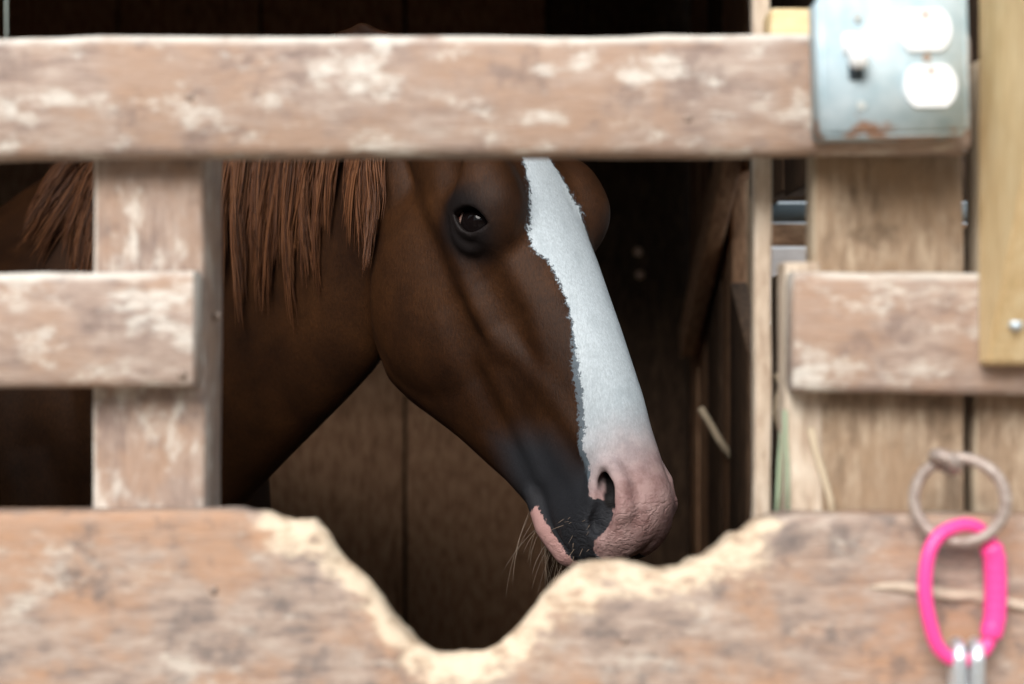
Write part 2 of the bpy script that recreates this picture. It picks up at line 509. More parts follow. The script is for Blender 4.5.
for i, x in enumerate(xs):
    c = float(chew[i])
    nse = noise.noise(Vector((x * 45, 3.1, 0))) * 0.0022 + noise.noise(Vector((x * 120, 8.1, 0))) * 0.0009
    top = float(zt[i]) + c * nse
    b = 0.005 + c * (0.011 + 0.006 * noise.noise(Vector((x * 20, 0, 5))))     # rounding at the front edge
    sec = []
    z_bot = H - 0.375
    for fr in (0.0, 0.3, 0.55, 0.72, 0.84, 0.92):
        sec.append((0.0, z_bot + (top - 2.2 * b - z_bot) * fr, 0))
    for q in range(7):
        a = q / 6 * math.pi / 2
        sec.append((b * (1 - math.cos(a)), top - 2.2 * b * (1 - math.sin(a)), 1))
    for q in range(1, 6):
        a = q / 5 * math.pi / 2
        bb = 0.004 + c * 0.006
        sec.append((T_ - bb + bb * math.sin(a), top - bb * (1 - math.cos(a)), 1))
    sec.append((T_, z_bot, 0))
    n = len(sec)
    for (y, z, r) in sec:
        p = Vector((x, y, z))
        wv = 0.0012 + 0.0022 * c * (1 if r else 0.4)
        dn = noise.noise(p * 38) * wv + noise.noise(p * 90) * wv * .5
        verts.append((x, y + dn, z + (dn if r else 0)))
        dist = (top - z) / (0.030 + 0.016 * noise.noise(Vector((x * 14, 7, 2))))
        raw.append(c * max(0.0, 1.0 - 0.55 * max(dist, 0)) if y < T_ else 0.0)
n = len(sec)
for i in range(len(xs) - 1):
    for q in range(n):
        l = (q + 1) % n
        faces.append((i * n + q, (i + 1) * n + q, (i + 1) * n + l, i * n + l))
faces.append(tuple(range(n))); faces.append(tuple((len(xs) - 1) * n + q for q in range(n))[::-1])
me = mesh('gnawed_board', verts, faces)
at = me.attributes.new('raw', 'FLOAT', 'POINT'); at.data.foreach_set('value', raw)
gb = link('gnawed_board', me, M['chewed'], sf)
# splintered crack running through the board beside the ring
M['splinter'] = plain('splinter_wood', (0.50, 0.40, 0.31), 0.8, 0.2, 0, 0.25)
for (a, b, wd) in (((870, 588), (1000, 596), 0.0045), ((960, 600), (1090, 612), 0.004)):
    xa, za = P(*a, -0.002); xb, zb = P(*b, -0.002)
    pts = [(xa + (xb - xa) * t, 0.0 - 0.002 * math.sin(math.pi * t), za + (zb - za) * t + 0.002 * math.sin(7 * t)) for t in np.linspace(0, 1, 12)]
    vs, fs = tube(pts, [wd * (0.15 + 0.85 * math.sin(math.pi * t) ** .6) for t in np.linspace(0, 1, 12)], 8)
    link('splinter', mesh('splinter', vs, fs), M['splinter'], sf)
# nails and knots on rails
for (px, py, Y) in ((190, 97, 0.0), (182, 374, 0.0), (214, 590, 0.0), (625, 640, 0.0), (688, 118, 0)):
    x, z = P(px, py, Y); nail(x, Y - 0.0005, z, 0.0035)
x, z = P(217, 316, 0.07); nail(x, 0.07, z, 0.004)

# ------------------------------------------------------------------ pine bracket at the right edge
def bracket():
    x0, x1 = fx(977, 0), fx(977, 0) + 0.089
    zb = fz(366, -0.02)
    pts = [(-0.004, zb), (-0.026, zb + 0.002), (-0.12, fz(166, -0.12)), (-0.20, fz(166, -.12) + 0.14), (-0.20, fz(-240, 0)), (-0.004, fz(-240, 0))]
    verts, faces = [], []
    for x in (x0, x1):
        for (y, z) in pts: verts.append((x, y, z))
    n = len(pts)
    for i in range(n):
        j = (i + 1) % n
        faces.append((i, i + n, j + n, j))
    faces.append(tuple(range(n))); faces.append(tuple(range(n, 2 * n))[::-1])
    me = mesh('bracket_body', verts, faces)
    bm = bmesh.new(); bm.from_mesh(me)
    bmesh.ops.bevel(bm, geom=bm.edges[:], offset=0.002, segments=2, affect='EDGES')
    bmesh.ops.recalc_face_normals(bm, faces=bm.faces[:])
    c = Vector(((x0 + x1) / 2, -0.05, (zb + fz(-240, 0)) / 2))
    # grain along local X: store the mesh rotated
    R_ = Matrix.Rotation(math.pi / 2, 3, 'Y')
    for v in bm.verts: v.co = R_ @ (v.co - c)
    root = empty('wood_bracket', (c.x, 0, zb))
    tag(root, 'new yellow pine bracket tapering to its foot beside the electrical box', 'bracket')
    o = link('bracket_body', from_bm('bracket_body', bm), M['pine'], root, smooth=False)
    o.matrix_local = Matrix.Translation(c - Vector((c.x, 0, zb))) @ R_.inverted().to_4x4()
    bm = bmesh.new(); bmesh.ops.create_cone(bm, cap_ends=True, segments=16, radius1=0.0055, radius2=0.0042, depth=0.004)
    s = link('screw', from_bm('screw', bm), plain('zinc_screw', (0.55, 0.62, 0.66), 0.4, 0.5, 0.5), root)
    yl = -0.046
    sx_, sz_ = P(1016, 323, yl)
    s.location = (sx_ - c.x, yl, sz_ - zb)
    s.rotation_euler = (math.radians(60), 0, 0)
bracket()

# ------------------------------------------------------------------ electrical box
def box_mesh(w_, h_, d_, bev, seg=3):
    bm = bmesh.new(); bmesh.ops.create_cube(bm, size=1)
    for v in bm.verts: v.co = Vector((v.co.x * w_, v.co.y * d_, v.co.z * h_))
    bmesh.ops.bevel(bm, geom=bm.edges[:], offset=bev, segments=seg, affect='EDGES')
    return bm
mm = NT('galvanised_steel')
n1 = mm.noise(mm.coord((1, 1, 1)), 45, 5); n2 = mm.noise(mm.coord((1, 1, 1)), 28, 5, .7)
col = mm.ramp(n1, [(0.3, (0.38, 0.50, 0.55)), (0.7, (0.60, 0.69, 0.73))])
tc = mm.n('ShaderNodeTexCoord'); sp = mm.n('ShaderNodeSeparateXYZ'); mm.l(tc.outputs['Object'], sp.inputs[0])
low = mm.smooth(mm.math('MULTIPLY', sp.outputs[2], -1.0), 0.022, 0.054)
rust = mm.smooth(mm.math('ADD', mm.math('MULTIPLY', low, 0.22), n2), 0.70, 0.80)
col = mm.mix(rust, col, (0.42, 0.24, 0.16))
mm.base(col); mm.rough(0.6, 0.25, 0.0); mm.bump(n1, 0.2, 0.001)
M['steel'] = mm.m
M['switch_white'] = plain('white_plastic', (0.86, 0.87, 0.88), 0.35, 0.5)
M['slot'] = plain('socket_slot', (0.45, 0.44, 0.45), 0.6)
M['dark_slot'] = plain('switch_slot', (0.06, 0.08, 0.10), 0.6)
M['rusty_screw'] = plain('rusty_screw', (0.38, 0.27, 0.2), 0.5, 0.5, 0.4, 0.3)
bw, bh, bd = 0.106, 0.106, 0.046
bx0 = fx(819.5, -.052); bz0 = fz(136, -.052)
eb = empty('outlet_box', (bx0 + bw / 2, 0, bz0 + bh / 2), (0, math.radians(-1.2), 0))
tag(eb, 'galvanised steel electrical box with a white switch and two sockets on the top rail', 'electrical box')
o = link('box_body', from_bm('box_body', box_mesh(bw - .004, bh - .004, bd, 0.003)), M['steel'], eb); o.location = (0, -bd / 2 - 0.0005, 0)
o = link('cover_plate', from_bm('cover_plate', box_mesh(bw, bh, 0.010, 0.004, 4)), M['steel'], eb); o.location = (0, -bd - 0.003, 0)
YF = -bd - 0.008
def lp(px, py):                                  # photo pixel -> box-local x, z on the cover
    x, z = P(px, py, YF); return x - eb.location.x, z - eb.location.z
def cyl(name, r, dpt, mat, parent, x, y, z, seg=20, r2=None):
    bm = bmesh.new(); bmesh.ops.create_cone(bm, cap_ends=True, segments=seg, radius1=r, radius2=r if r2 is None else r2, depth=dpt)
    for v in bm.verts: v.co = Vector((v.co.x, -v.co.z, v.co.y))
    o = link(name, from_bm(name, bm), mat, parent); o.location = (x, y, z)
    o.data.set_sharp_from_angle(angle=math.radians(40))
    return o
for (px, py) in ((925, 31), (929.5, 87)):
    x, z = lp(px, py)
    bm = bmesh.new(); pts = []
    R_, hh = 0.0192, 0.0155
    for i in range(48):
        a = 2 * math.pi * i / 48
        pts.append((R_ * math.cos(a), max(-hh, min(hh, R_ * math.sin(a)))))
    f_ = bm.faces.new([bm.verts.new((p[0], 0, p[1])) for p in pts])
    r_ = bmesh.ops.extrude_face_region(bm, geom=[f_])
    vs_ = [v for v in r_['geom'] if isinstance(v, bmesh.types.BMVert)]
    for v in vs_: v.co.y = -0.0035; v.co.x *= .96; v.co.z *= .96
    bmesh.ops.recalc_face_normals(bm, faces=bm.faces[:])
    s = link('socket', from_bm('socket', bm), M['switch_white'], eb); s.location = (x, YF, z)
    s.data.set_sharp_from_angle(angle=math.radians(40))
    for (dx, hgt) in ((-0.0062, 0.009), (0.0062, 0.0075)):
        q = link('slot', from_bm('slot', box_mesh(0.0020, hgt, 0.0012, 0.0002, 1)), M['slot'], s); q.location = (dx, -0.0035, -0.001)
    cyl('ground_hole', 0.0024, 0.0012, M['rusty_screw'], s, 0.0, -0.0035, 0.0105, 14)
x, z = lp(926.5, 58.5); cyl('screw', 0.0028, 0.003, M['rusty_screw'], eb, x, YF - .0005, z)
for (px, py) in ((858, 17), (860, 105)):
    x, z = lp(px, py); cyl('screw', 0.0034, 0.003, plain('steel_screw', (0.5, 0.52, 0.5), .4, .5, .5), eb, x, YF - .0005, z)
x, z = lp(853, 56)
o = link('switch_slot', from_bm('switch_slot', box_mesh(0.0105, 0.026, 0.003, 0.001)), M['dark_slot'], eb); o.location = (x + .002, YF, z - .004)
# toggle: a tapering lever tipped downwards
bm = box_mesh(0.0125, 0.0155, 0.004, 0.0012)
o = link('switch_base', from_bm('switch_base', bm), M['switch_white'], eb); o.location = (x - 0.001, YF - .001, z + 0.009)
vs = []; fs = []
ring = [(0.0052, 0.0065), (0.0056, 0.0068), (0.0062, 0.0072), (0.0064, 0.0074), (0.0056, 0.0062)]
cen = [(0, 0.003, 0.006), (0, -0.004, 0.0035), (0, -0.011, 0.0), (0, -0.016, -0.003), (0, -0.018, -0.004)]
for (hx, hz), (cx_, cy_, cz_) in zip(ring, cen):
    for i in range(16):
        a = 2 * math.pi * i / 16
        sx_ = math.copysign(abs(math.cos(a)) ** .5, math.cos(a)); sz_ = math.copysign(abs(math.sin(a)) ** .5, math.sin(a))
        vs.append((cx_ + hx * sx_, cy_ - hz * sz_ * 0.25, cz_ + hz * sz_))
for i in range(4):
    for q in range(16):
        l = (q + 1) % 16
        fs.append((i * 16 + q, i * 16 + l, (i + 1) * 16 + l, (i + 1) * 16 + q))
fs.append(tuple(range(16))[::-1]); fs.append(tuple(64 + q for q in range(16)))
o = link('switch_lever', mesh('switch_lever', vs, fs), M['switch_white'], eb); o.location = (x + .001, YF, z)
# ------------------------------------------------------------------ ring, pink link, chain
mm = NT('rusted_iron'); n1 = mm.noise(mm.coord((1, 1, 1)), 160, 4)
mm.base(mm.ramp(n1, [(0.35, (0.28, 0.21, 0.18)), (0.7, (0.50, 0.42, 0.37))])); mm.rough(0.55, 0.5, 0.45)
M['iron'] = mm.m
YR = -0.028
cx_, cz_ = P(959.5, 500, YR)
rg = empty('tether_ring', (cx_, 0.04, cz_))
tag(rg, 'rusty iron tether ring hanging from an eye bolt in the plank', 'ring')
R_ = 42.0 / F * (YR + D)
pts = [(R_ * math.cos(a), YR - 0.04 - 0.34 * R_ * math.cos(a), R_ * math.sin(a)) for a in np.linspace(0, 2 * math.pi, 56, endpoint=False)]
vs, fs = tube(pts, 0.0043, 12, closed=True)
link('ring', mesh('ring', vs, fs), M['iron'], rg)
ax_, az_ = P(931, 453, -.022); bx_, bz_ = P(957, 470, -.03); hx_, hz_ = P(946, 462, 0.04)
pth = [(hx_ - cx_, 0.001, hz_ - cz_), (hx_ - cx_, -0.01, hz_ - cz_), (hx_ - cx_ - .002, -0.035, hz_ - cz_ + .001)]
vs, fs = tube(pth, 0.004, 10); link('bolt_shank', mesh('bolt_shank', vs, fs), M['iron'], rg)
ec = Vector(((ax_ + bx_) / 2 - cx_, YR - 0.042, (az_ + bz_) / 2 - cz_)); du = Vector((bx_ - ax_, 0.006, bz_ - az_)).normalized()
pts = [ec + du * (0.0092 * math.cos(a)) + Vector((0.2, -1, 0.2)).normalized() * (0.0092 * math.sin(a)) for a in np.linspace(0, 2 * math.pi, 28, endpoint=False)]
vs, fs = tube(pts, 0.0050, 10, closed=True); link('bolt_eye', mesh('bolt_eye', vs, fs), M['iron'], rg)

M['pink'] = plain('pink_plastic', (0.93, 0.06, 0.29), 0.38, 0.5)
YPk = -0.028
pcx, pcz = P(963.5, 594, YPk)
pk = empty('link_clip', (pcx, YPk, pcz))
tag(pk, 'bright pink plastic oval clip hanging from the iron ring', 'clip')
sc = (YPk + D) / F
path, rad = [], []
ctl = [(963, 525), (980, 529), (993, 544), (998, 566), (998, 600), (995, 630), (986, 650), (970, 660), (950, 658), (936, 645), (928, 622), (923, 596), (923, 572), (928, 548), (941, 532)]
NP = len(ctl)
for i in range(NP * 4):
    u = i / 4.0; i1 = int(u) % NP; f_ = u - int(u)
    p0, p1, p2, p3 = [np.array(ctl[(i1 + j - 1) % NP], float) for j in range(4)]
    q = 0.5 * ((2 * p1) + (-p0 + p2) * f_ + (2 * p0 - 5 * p1 + 4 * p2 - p3) * f_ ** 2 + (-p0 + 3 * p1 - 3 * p2 + p3) * f_ ** 3)
    tilt = (q[0] - 963) * sc * 0.25
    path.append(((q[0] - 963.5) * sc, tilt, (594 - q[1]) * sc))
    rad.append(7.2 * sc)
vs, fs = tube(path, rad, 12, closed=True)
link('clip_frame', mesh('clip_frame', vs, fs), M['pink'], pk)
gp = [((x - 963.5) * sc, (x - 963) * sc * .25, (594 - y) * sc) for x, y in ((992, 544), (997, 560), (998, 580), (998, 600), (997, 620), (992, 640))]
gate = empty_gate = None
pp = []
for i in range(41):
    u = i / 40 * 5; i1 = min(int(u), 4); f_ = u - i1
    pp.append(Vector(gp[i1]).lerp(Vector(gp[i1 + 1]), f_))
rr = [(11.5 + 0.25 * math.cos(i * 1.6)) * sc * min(1, 0.72 + 0.14 * min(i, 40 - i)) for i in range(41)]
vs, fs = tube(pp, rr, 14)
link('gate_sleeve', mesh('gate_sleeve', vs, fs), M['pink'], pk)

M['chain'] = plain('bright_steel', (0.72, 0.75, 0.78), 0.28, 0.5, 0.75)
def chain_link(w_, h_, r):
    pts = []
    for i in range(40):
        a = 2 * math.pi * i / 40
        s_ = math.sin(a)
        pts.append(((w_ / 2 - r) * math.cos(a), 0, (h_ / 2 - w_ / 2) * (1 if s_ > 0 else -1) + (w_ / 2 - r) * s_))
    vs, fs = tube(pts, r, 10, closed=True)
    return mesh('chain_link', vs, fs)
tx, tz = P(967, 641, YPk)
ch = empty('chain', (tx, YPk, tz)); tag(ch, 'bright steel chain looped over the foot of the pink clip', 'chain')
lm = chain_link(0.032, 0.052, 0.0053)
for dx, ry in ((-8.5, 0.05), (9.5, -0.07)):
    l_ = link('chain_link', lm, M['chain'], ch)
    l_.location = (dx * sc, 0.004, -0.0235); l_.rotation_euler = (0, ry, math.radians(84))
z_ = -0.063
for i in range(8):
    l_ = link('chain_link', lm, M['chain'], ch)
    l_.location = (0.0015 * math.sin(i), 0.002, z_)
    l_.rotation_euler = (0.02 * i, 0.06 * math.sin(i * 2), math.radians(8 if i % 2 == 0 else 95))
    z_ -= 0.040

# ------------------------------------------------------------------ straw, twine, cobweb
M['straw'] = plain('straw', (0.52, 0.42, 0.30), 0.8, 0.2, 0, 0.2)
M['twine'] = plain('green_twine', (0.30, 0.37, 0.25), 0.7, 0.2, 0, 0.3)
def strand(name, px_pts, Y, r, mat, label, cat, group=None):
    pts = [Vector((P(a, b, Y)[0], Y + 0.002 * math.sin(i * 2), P(a, b, Y)[1])) for i, (a, b) in enumerate(px_pts)]
    c = pts[-1].copy()
    vs, fs = tube([p - c for p in pts], r, 8)
    o = link(name, mesh(name, vs, fs), mat); o.location = c
    return tag(o, label, cat, group)
strand('straw_stalk', [(811, 428), (816, 450), (823, 475), (830, 498), (834, 520)], 0.036, 0.0028, M['straw'], 'dry straw stalk leaning against the planks behind the gnawed board', 'straw')
strand('baling_twine', [(785, 410), (786, 440), (787, 470), (788, 520)], 0.036, 0.0016, M['twine'], 'pale green twine hanging straight down beside the wooden block', 'twine')
strand('baling_twine', [(782, 432), (780, 460), (778, 490), (776, 522)], 0.060, 0.0018, M['twine'], 'dark green twine hanging slanted behind the straight twine', 'twine')
strand('straw_stalk', [(776, 374), (781, 386), (777, 398), (775, 412), (779, 430)], 0.10, 0.002, M['straw'], 'thin curled straw caught beside the narrow lath', 'straw')

# ------------------------------------------------------------------ the horse
# horse frame: a = forwards, b = towards its right side, z = up, origin on the forehead between the eyes
TH, AL = math.radians(41), math.radians(25)
HO = Vector(((561 - 512) / F * 1.95, 0.70, H + (342 - 215) / F * 1.95))
Fw = Vector((math.cos(TH), -math.sin(TH), 0)); Lt = Vector((-math.sin(TH), -math.cos(TH), 0)); Up = Vector((0, 0, 1))
SA, CA = math.sin(AL), math.cos(AL)
f32 = np.float32
def to_tn(a, z):       # head frame: t down the face, n out of the face
    return a * SA - z * CA, a * CA + z * SA
def from_tn(t, n):
    return t * SA + n * CA, -t * CA + n * SA
def smin(x, y, k):
    h = np.clip(0.5 + 0.5 * (y - x) / k, 0, 1)
    return y + (x - y) * h - k * h * (1 - h)
def smax(x, y, k): return -smin(-x, -y, k)
def pch(xq, xs, ys):
    """smooth (monotone cubic) interpolation"""
    xs = np.asarray(xs, float); ys = np.asarray(ys, float)
    h = np.diff(xs); dl = np.diff(ys) / h
    m = np.zeros_like(ys); m[0] = dl[0]; m[-1] = dl[-1]
    for i in range(1, len(xs) - 1):
        if dl[i - 1] * dl[i] > 0:
            w1 = 2 * h[i] + h[i - 1]; w2 = h[i] + 2 * h[i - 1]
            m[i] = (w1 + w2) / (w1 / dl[i - 1] + w2 / dl[i])
    q = np.clip(xq, xs[0], xs[-1])
    i = np.clip(np.searchsorted(xs, q, 'right') - 1, 0, len(xs) - 2)
    u = (q - xs[i]) / h[i]
    return ((2 * u**3 - 3 * u**2 + 1) * ys[i] + (u**3 - 2 * u**2 + u) * h[i] * m[i] + (-2 * u**3 + 3 * u**2) * ys[i + 1] + (u**3 - u**2) * h[i] * m[i + 1])
def ell(p, c, r, R=None):
    """ellipsoid, p tuple of arrays"""
    d = [p[i] - c[i] for i in range(3)]
    if R is not None:
        d = [d[0] * R[j][0] + d[1] * R[j][1] + d[2] * R[j][2] for j in range(3)]
    k0 = np.sqrt(sum((d[i] / r[i]) ** 2 for i in range(3)))
    k1 = np.sqrt(sum((d[i] / r[i] ** 2) ** 2 for i in range(3))) + 1e-9
    return k0 * (k0 - 1) / k1
def cap(p, A, B, ra, rb):
    A = np.array(A, float); B = np.array(B, float); ab = B - A; L2 = float(ab @ ab)
    h = np.clip(sum((p[i] - A[i]) * ab[i] for i in range(3)) / L2, 0, 1)
    d = np.sqrt(sum((p[i] - A[i] - ab[i] * h) ** 2 for i in range(3)))
    return d - (ra + (rb - ra) * h)
def chain_sdf(p, pts, rs, k=0.0):
    f = None
    for i in range(len(pts) - 1):
        g = cap(p, pts[i], pts[i + 1], rs[i], rs[i + 1])
        f = g if f is None else (np.minimum(f, g) if k == 0 else smin(f, g, k))
    return f
def loft(s, p, v, ss, pd, pv, ww, ex=2.2, wmid=0.5):
    """superelliptic tube along s: between pv and pd in p, half width ww in v; widest wmid of the way down"""
    d_ = pch(s, ss, pd); v_ = pch(s, ss, pv); w_ = pch(s, ss, ww)
    c = d_ + (v_ - d_) * wmid
    up = np.maximum(d_ - c, 1e-3); dn = np.maximum(c - v_, 1e-3)
    q = np.where(p > c, (p - c) / up, (p - c) / dn)
    rr = (np.abs(q) ** ex + np.abs(v / w_) ** ex) ** (1 / ex)
    sc = np.minimum(np.where(p > c, up, dn), w_)
    return (rr - 1) * sc

EYE = np.array([-0.015, -0.053, 0.0])
_e3 = np.array([0.06, 0.34, 0.94]); _e3 /= np.linalg.norm(_e3)          # outwards, (t, n, v)
_e1 = np.array([0.66, 0.75, 0.0]); _e1 -= _e3 * (_e1 @ _e3); _e1 /= np.linalg.norm(_e1)   # towards the nose
_e2 = np.cross(_e3, _e1)
EYE_C = np.array([-0.014, -0.055, 0.0745])         # eyeball centre
EYE_R = 0.0270

def head_sdf(t, n, v0):
    v = np.abs(v0)
    p = (t, n, v)
    ts = [-.26, -.20, -.12, -.05, 0, .05, .10, .16, .22, .27, .31, .345, .375, .40]
    U = loft(t, n, v, ts,
             [-.06, -.030, -.006, .000, .001, .004, .006, .008, .008, .004, .002, -.010, -.034, -.062],
             [-.16, -.160, -.160, -.155, -.15, -.145, -.142, -.14, -.138, -.130, -.125, -.122, -.117, -.112],
             [.055, .066, .080, .088, .086, .080, .072, .063, .0555, .0500, .0485, .0485, .0450, .0390], 2.3, 0.52)
    U = smax(smax(U, t - 0.388, 0.03), -0.25 - t, 0.05)
    # mandible, cheeks and chin
    js = [-.13, -.10, -.06, -.02, .02, .06, .10, .14, .18, .22, .26, .30, .33, .36, .39]
    J = loft(t, n, v, js,
             [-.08, -.07, -.06, -.06, -.06, -.06, -.07, -.07, -.08, -.09, -.11, -.115, -.120, -.120, -.118],
             [-.208, -.243, -.277, -.303, -.318, -.318, -.301, -.272, -.243, -.218, -.192, -.175, -.173, -.161, -.141],
             [.050, .062, .070, .073, .073, .070, .062, .054, .046, .040, .036, .033, .033, .031, .026], 2.4, 0.45)
    J = smax(smax(J, t - 0.384, 0.022), -0.115 - t, 0.035)
    f = smin(U, J, 0.014)
    # masseter bulge
    f = smin(f, ell(p, (.02, -.185, .045), (.108, .092, .040)), 0.018)
    # orbit, brow ridge
    f = smin(f, ell(p, (-.018, -.050, .078), (.042, .036, .026)), 0.025)
    f = smin(f, ell(p, (-.040, -.028, .080), (.055, .036, .033)), 0.03)
    f = smin(f, cap(p, (-.052, -.045, .082), (-.022, -.020, .084), .010, .011), 0.03)
    f = smax(f, -ell(p, (-.085, -.060, .105), (.028, .022, .022)), 0.02)          # hollow above the eye
    # zygomatic arch + facial crest
    f = smin(f, chain_sdf(p, [(-.060, -.110, .066), (-.02, -.097, .074), (.02, -.098, .073), (.07, -.102, .066), (.120, -.106, .053)], [.010, .012, .012, .012, .008]), 0.022)
    f = smax(f, -chain_sdf(p, [(.020, -.072, .104), (.055, -.068, .093), (.105, -.068, .081), (.15, -.074, .072)], [.010, .017, .019, .014]), 0.024)   # dip between crest and nose
    f = smax(f, -chain_sdf(p, [(.06, -.132, .092), (.10, -.138, .081), (.14, -.147, .070), (.18, -.152, .062)], [.010, .014, .015, .010]), 0.024)
    # muscles running to the muzzle and lip, a vein
    f = smin(f, chain_sdf(p, [(.115, -.095, .052), (.19, -.062, .047), (.27, -.045, .041)], [.009, .009, .008]), 0.016)
    f = smin(f, chain_sdf(p, [(.12, -.128, .045), (.20, -.122, .035), (.27, -.122, .029)], [.010, .010, .008]), 0.024)
    # muzzle: upper lip pads
    f = smin(f, ell(p, (.348, -.070, .022), (.045, .050, .032)), 0.02)
    f = smin(f, ell(p, (.330, -.110, .026), (.050, .024, .018)), 0.015)
    f = smin(f, ell(p, (.346, -.058, 0.0), (.040, .054, .040)), 0.022)
    # mouth line between upper and lower lip
    f = smax(f, -chain_sdf(p, [(.270, -.146, .050), (.31, -.141, .046), (.345, -.131, .042), (.375, -.122, .036), (.40, -.120, .0)], [.0035, .0050, .0050, .0048, .005]), 0.006)
    f = smin(f, chain_sdf(p, [(.285, -.152, .030), (.325, -.150, .029), (.360, -.140, .022), (.374, -.134, .0)], [.009, .012, .012, .011]), 0.010)
    # nostril: wings and opening
    f = smin(f, chain_sdf(p, [(.350, -.030, .044), (.325, -.020, .043), (.304, -.022, .042), (.297, -.034, .043), (.305, -.047, .045), (.325, -.058, .046)],
                          [.012, .0105, .0085, .0070, .0065, .007]) + np.where(v0 < 0, 0.004, 0.0), 0.010)
    f = smin(f, chain_sdf(p, [(.350, -.030, .044), (.370, -.050, .040), (.366, -.072, .040)], [.010, .010, .009]) + np.where(v0 < 0, 0.004, 0.0), 0.012)
    hole = chain_sdf(p, [(.306, -.033, .052), (.322, -.034, .053), (.342, -.042, .052), (.354, -.060, .050)], [.0055, .0105, .0140, .0125])
    hole = smin(hole, chain_sdf(p, [(.325, -.036, .046), (.300, -.040, .028), (.27, -.045, .016)], [.011, .011, .008]), 0.006)
    f = smax(f, -hole, 0.006)
    # fold of the inner wing in the opening
    f = smin(f, chain_sdf(p, [(.328, -.052, .040), (.350, -.060, .037), (.360, -.066, .036)], [.006, .009, .008]), 0.008)
    # muzzle wrinkles
    wr_ = np.sin((n * 0.8 + t * 0.9 + v * 0.5) * 520) * np.exp(-((t - .362) / .020) ** 2 - ((n + .045) / .03) ** 2)
    f = f + 0.0009 * wr_
    # eyelids
    q = [t - EYE_C[0], n - EYE_C[1], v - EYE_C[2]]
    x = q[0] * _e1[0] + q[1] * _e1[1] + q[2] * _e1[2]
    y = q[0] * _e2[0] + q[1] * _e2[1] + q[2] * _e2[2]
    zz = q[0] * _e3[0] + q[1] * _e3[1] + q[2] * _e3[2]
    y0 = y - 0.05 * x
    u2 = np.minimum((x / 0.0245) ** 2, 1.6)
    g = np.maximum(y0 - 0.0120 * (1 - u2), -0.0150 * (1 - u2) - y0) + np.maximum(np.abs(x) - 0.026, 0) * 1.5
    zs = np.sqrt(np.maximum(EYE_R ** 2 - np.minimum(x * x + y * y, (EYE_R * .93) ** 2), 0)) + 0.001
    lid = np.sqrt((g - 0.0055) ** 2 + ((zz - zs + 0.002) * 0.85) ** 2) - 0.0058
    f = smin(f, lid, 0.010)
    lid2 = np.sqrt((g - 0.0170) ** 2 + ((zz - zs + 0.003) * 0.8) ** 2) - 0.0052           # fold round the lids
    f = smin(f, np.where(zz > -0.01, lid2, 1.0), 0.010)
    f = smax(f, -np.maximum(g, 0.004 - zz), 0.004)
    return f

# neck: straight axis from poll to the base, loft in the sagittal plane
NA = np.array([-0.20, 0.03]); NB = np.array([-1.00, -0.26])
_nd = (NB - NA) / np.linalg.norm(NB - NA); _np = np.array([_nd[1], -_nd[0]])
if _np[1] < 0: _np = -_np
def neck_sp(a, z):
    return (a - NA[0]) * _nd[0] + (z - NA[1]) * _nd[1], (a - NA[0]) * _np[0] + (z - NA[1]) * _np[1]
_crest = [neck_sp(*c) for c in ((-.13, .16), (-.22, .185), (-.38, .20), (-.58, .185), (-.78, .135), (-.95, .078), (-1.10, .04))]
_vent = [neck_sp(*c) for c in ((-.24, -.112), (-.288, -.162), (-.392, -.240), (-.512, -.325), (-.635, -.42), (-.735, -.53))]
def neck_sdf(a, z, b):
    s, p = neck_sp(a, z)
    ss = np.linspace(-0.02, 0.84, 9)
    pd = np.interp(ss, [c[0] for c in _crest], [c[1] for c in _crest])
    pv = np.interp(ss, [c[0] for c in _vent], [c[1] for c in _vent])
    # extrapolate the lower line to the chest
    ww = pch(ss, [-.02, .1, .3, .5, .7, .84], [.056, .058, .070, .086, .105, .125])
    f = loft(s, p, b, ss, pd, pv, ww, 1.9, 0.66)
    f = smax(smax(f, s - 0.80, 0.10), -0.03 - s, 0.06)
    # jugular groove / brachiocephalic muscle
    return f

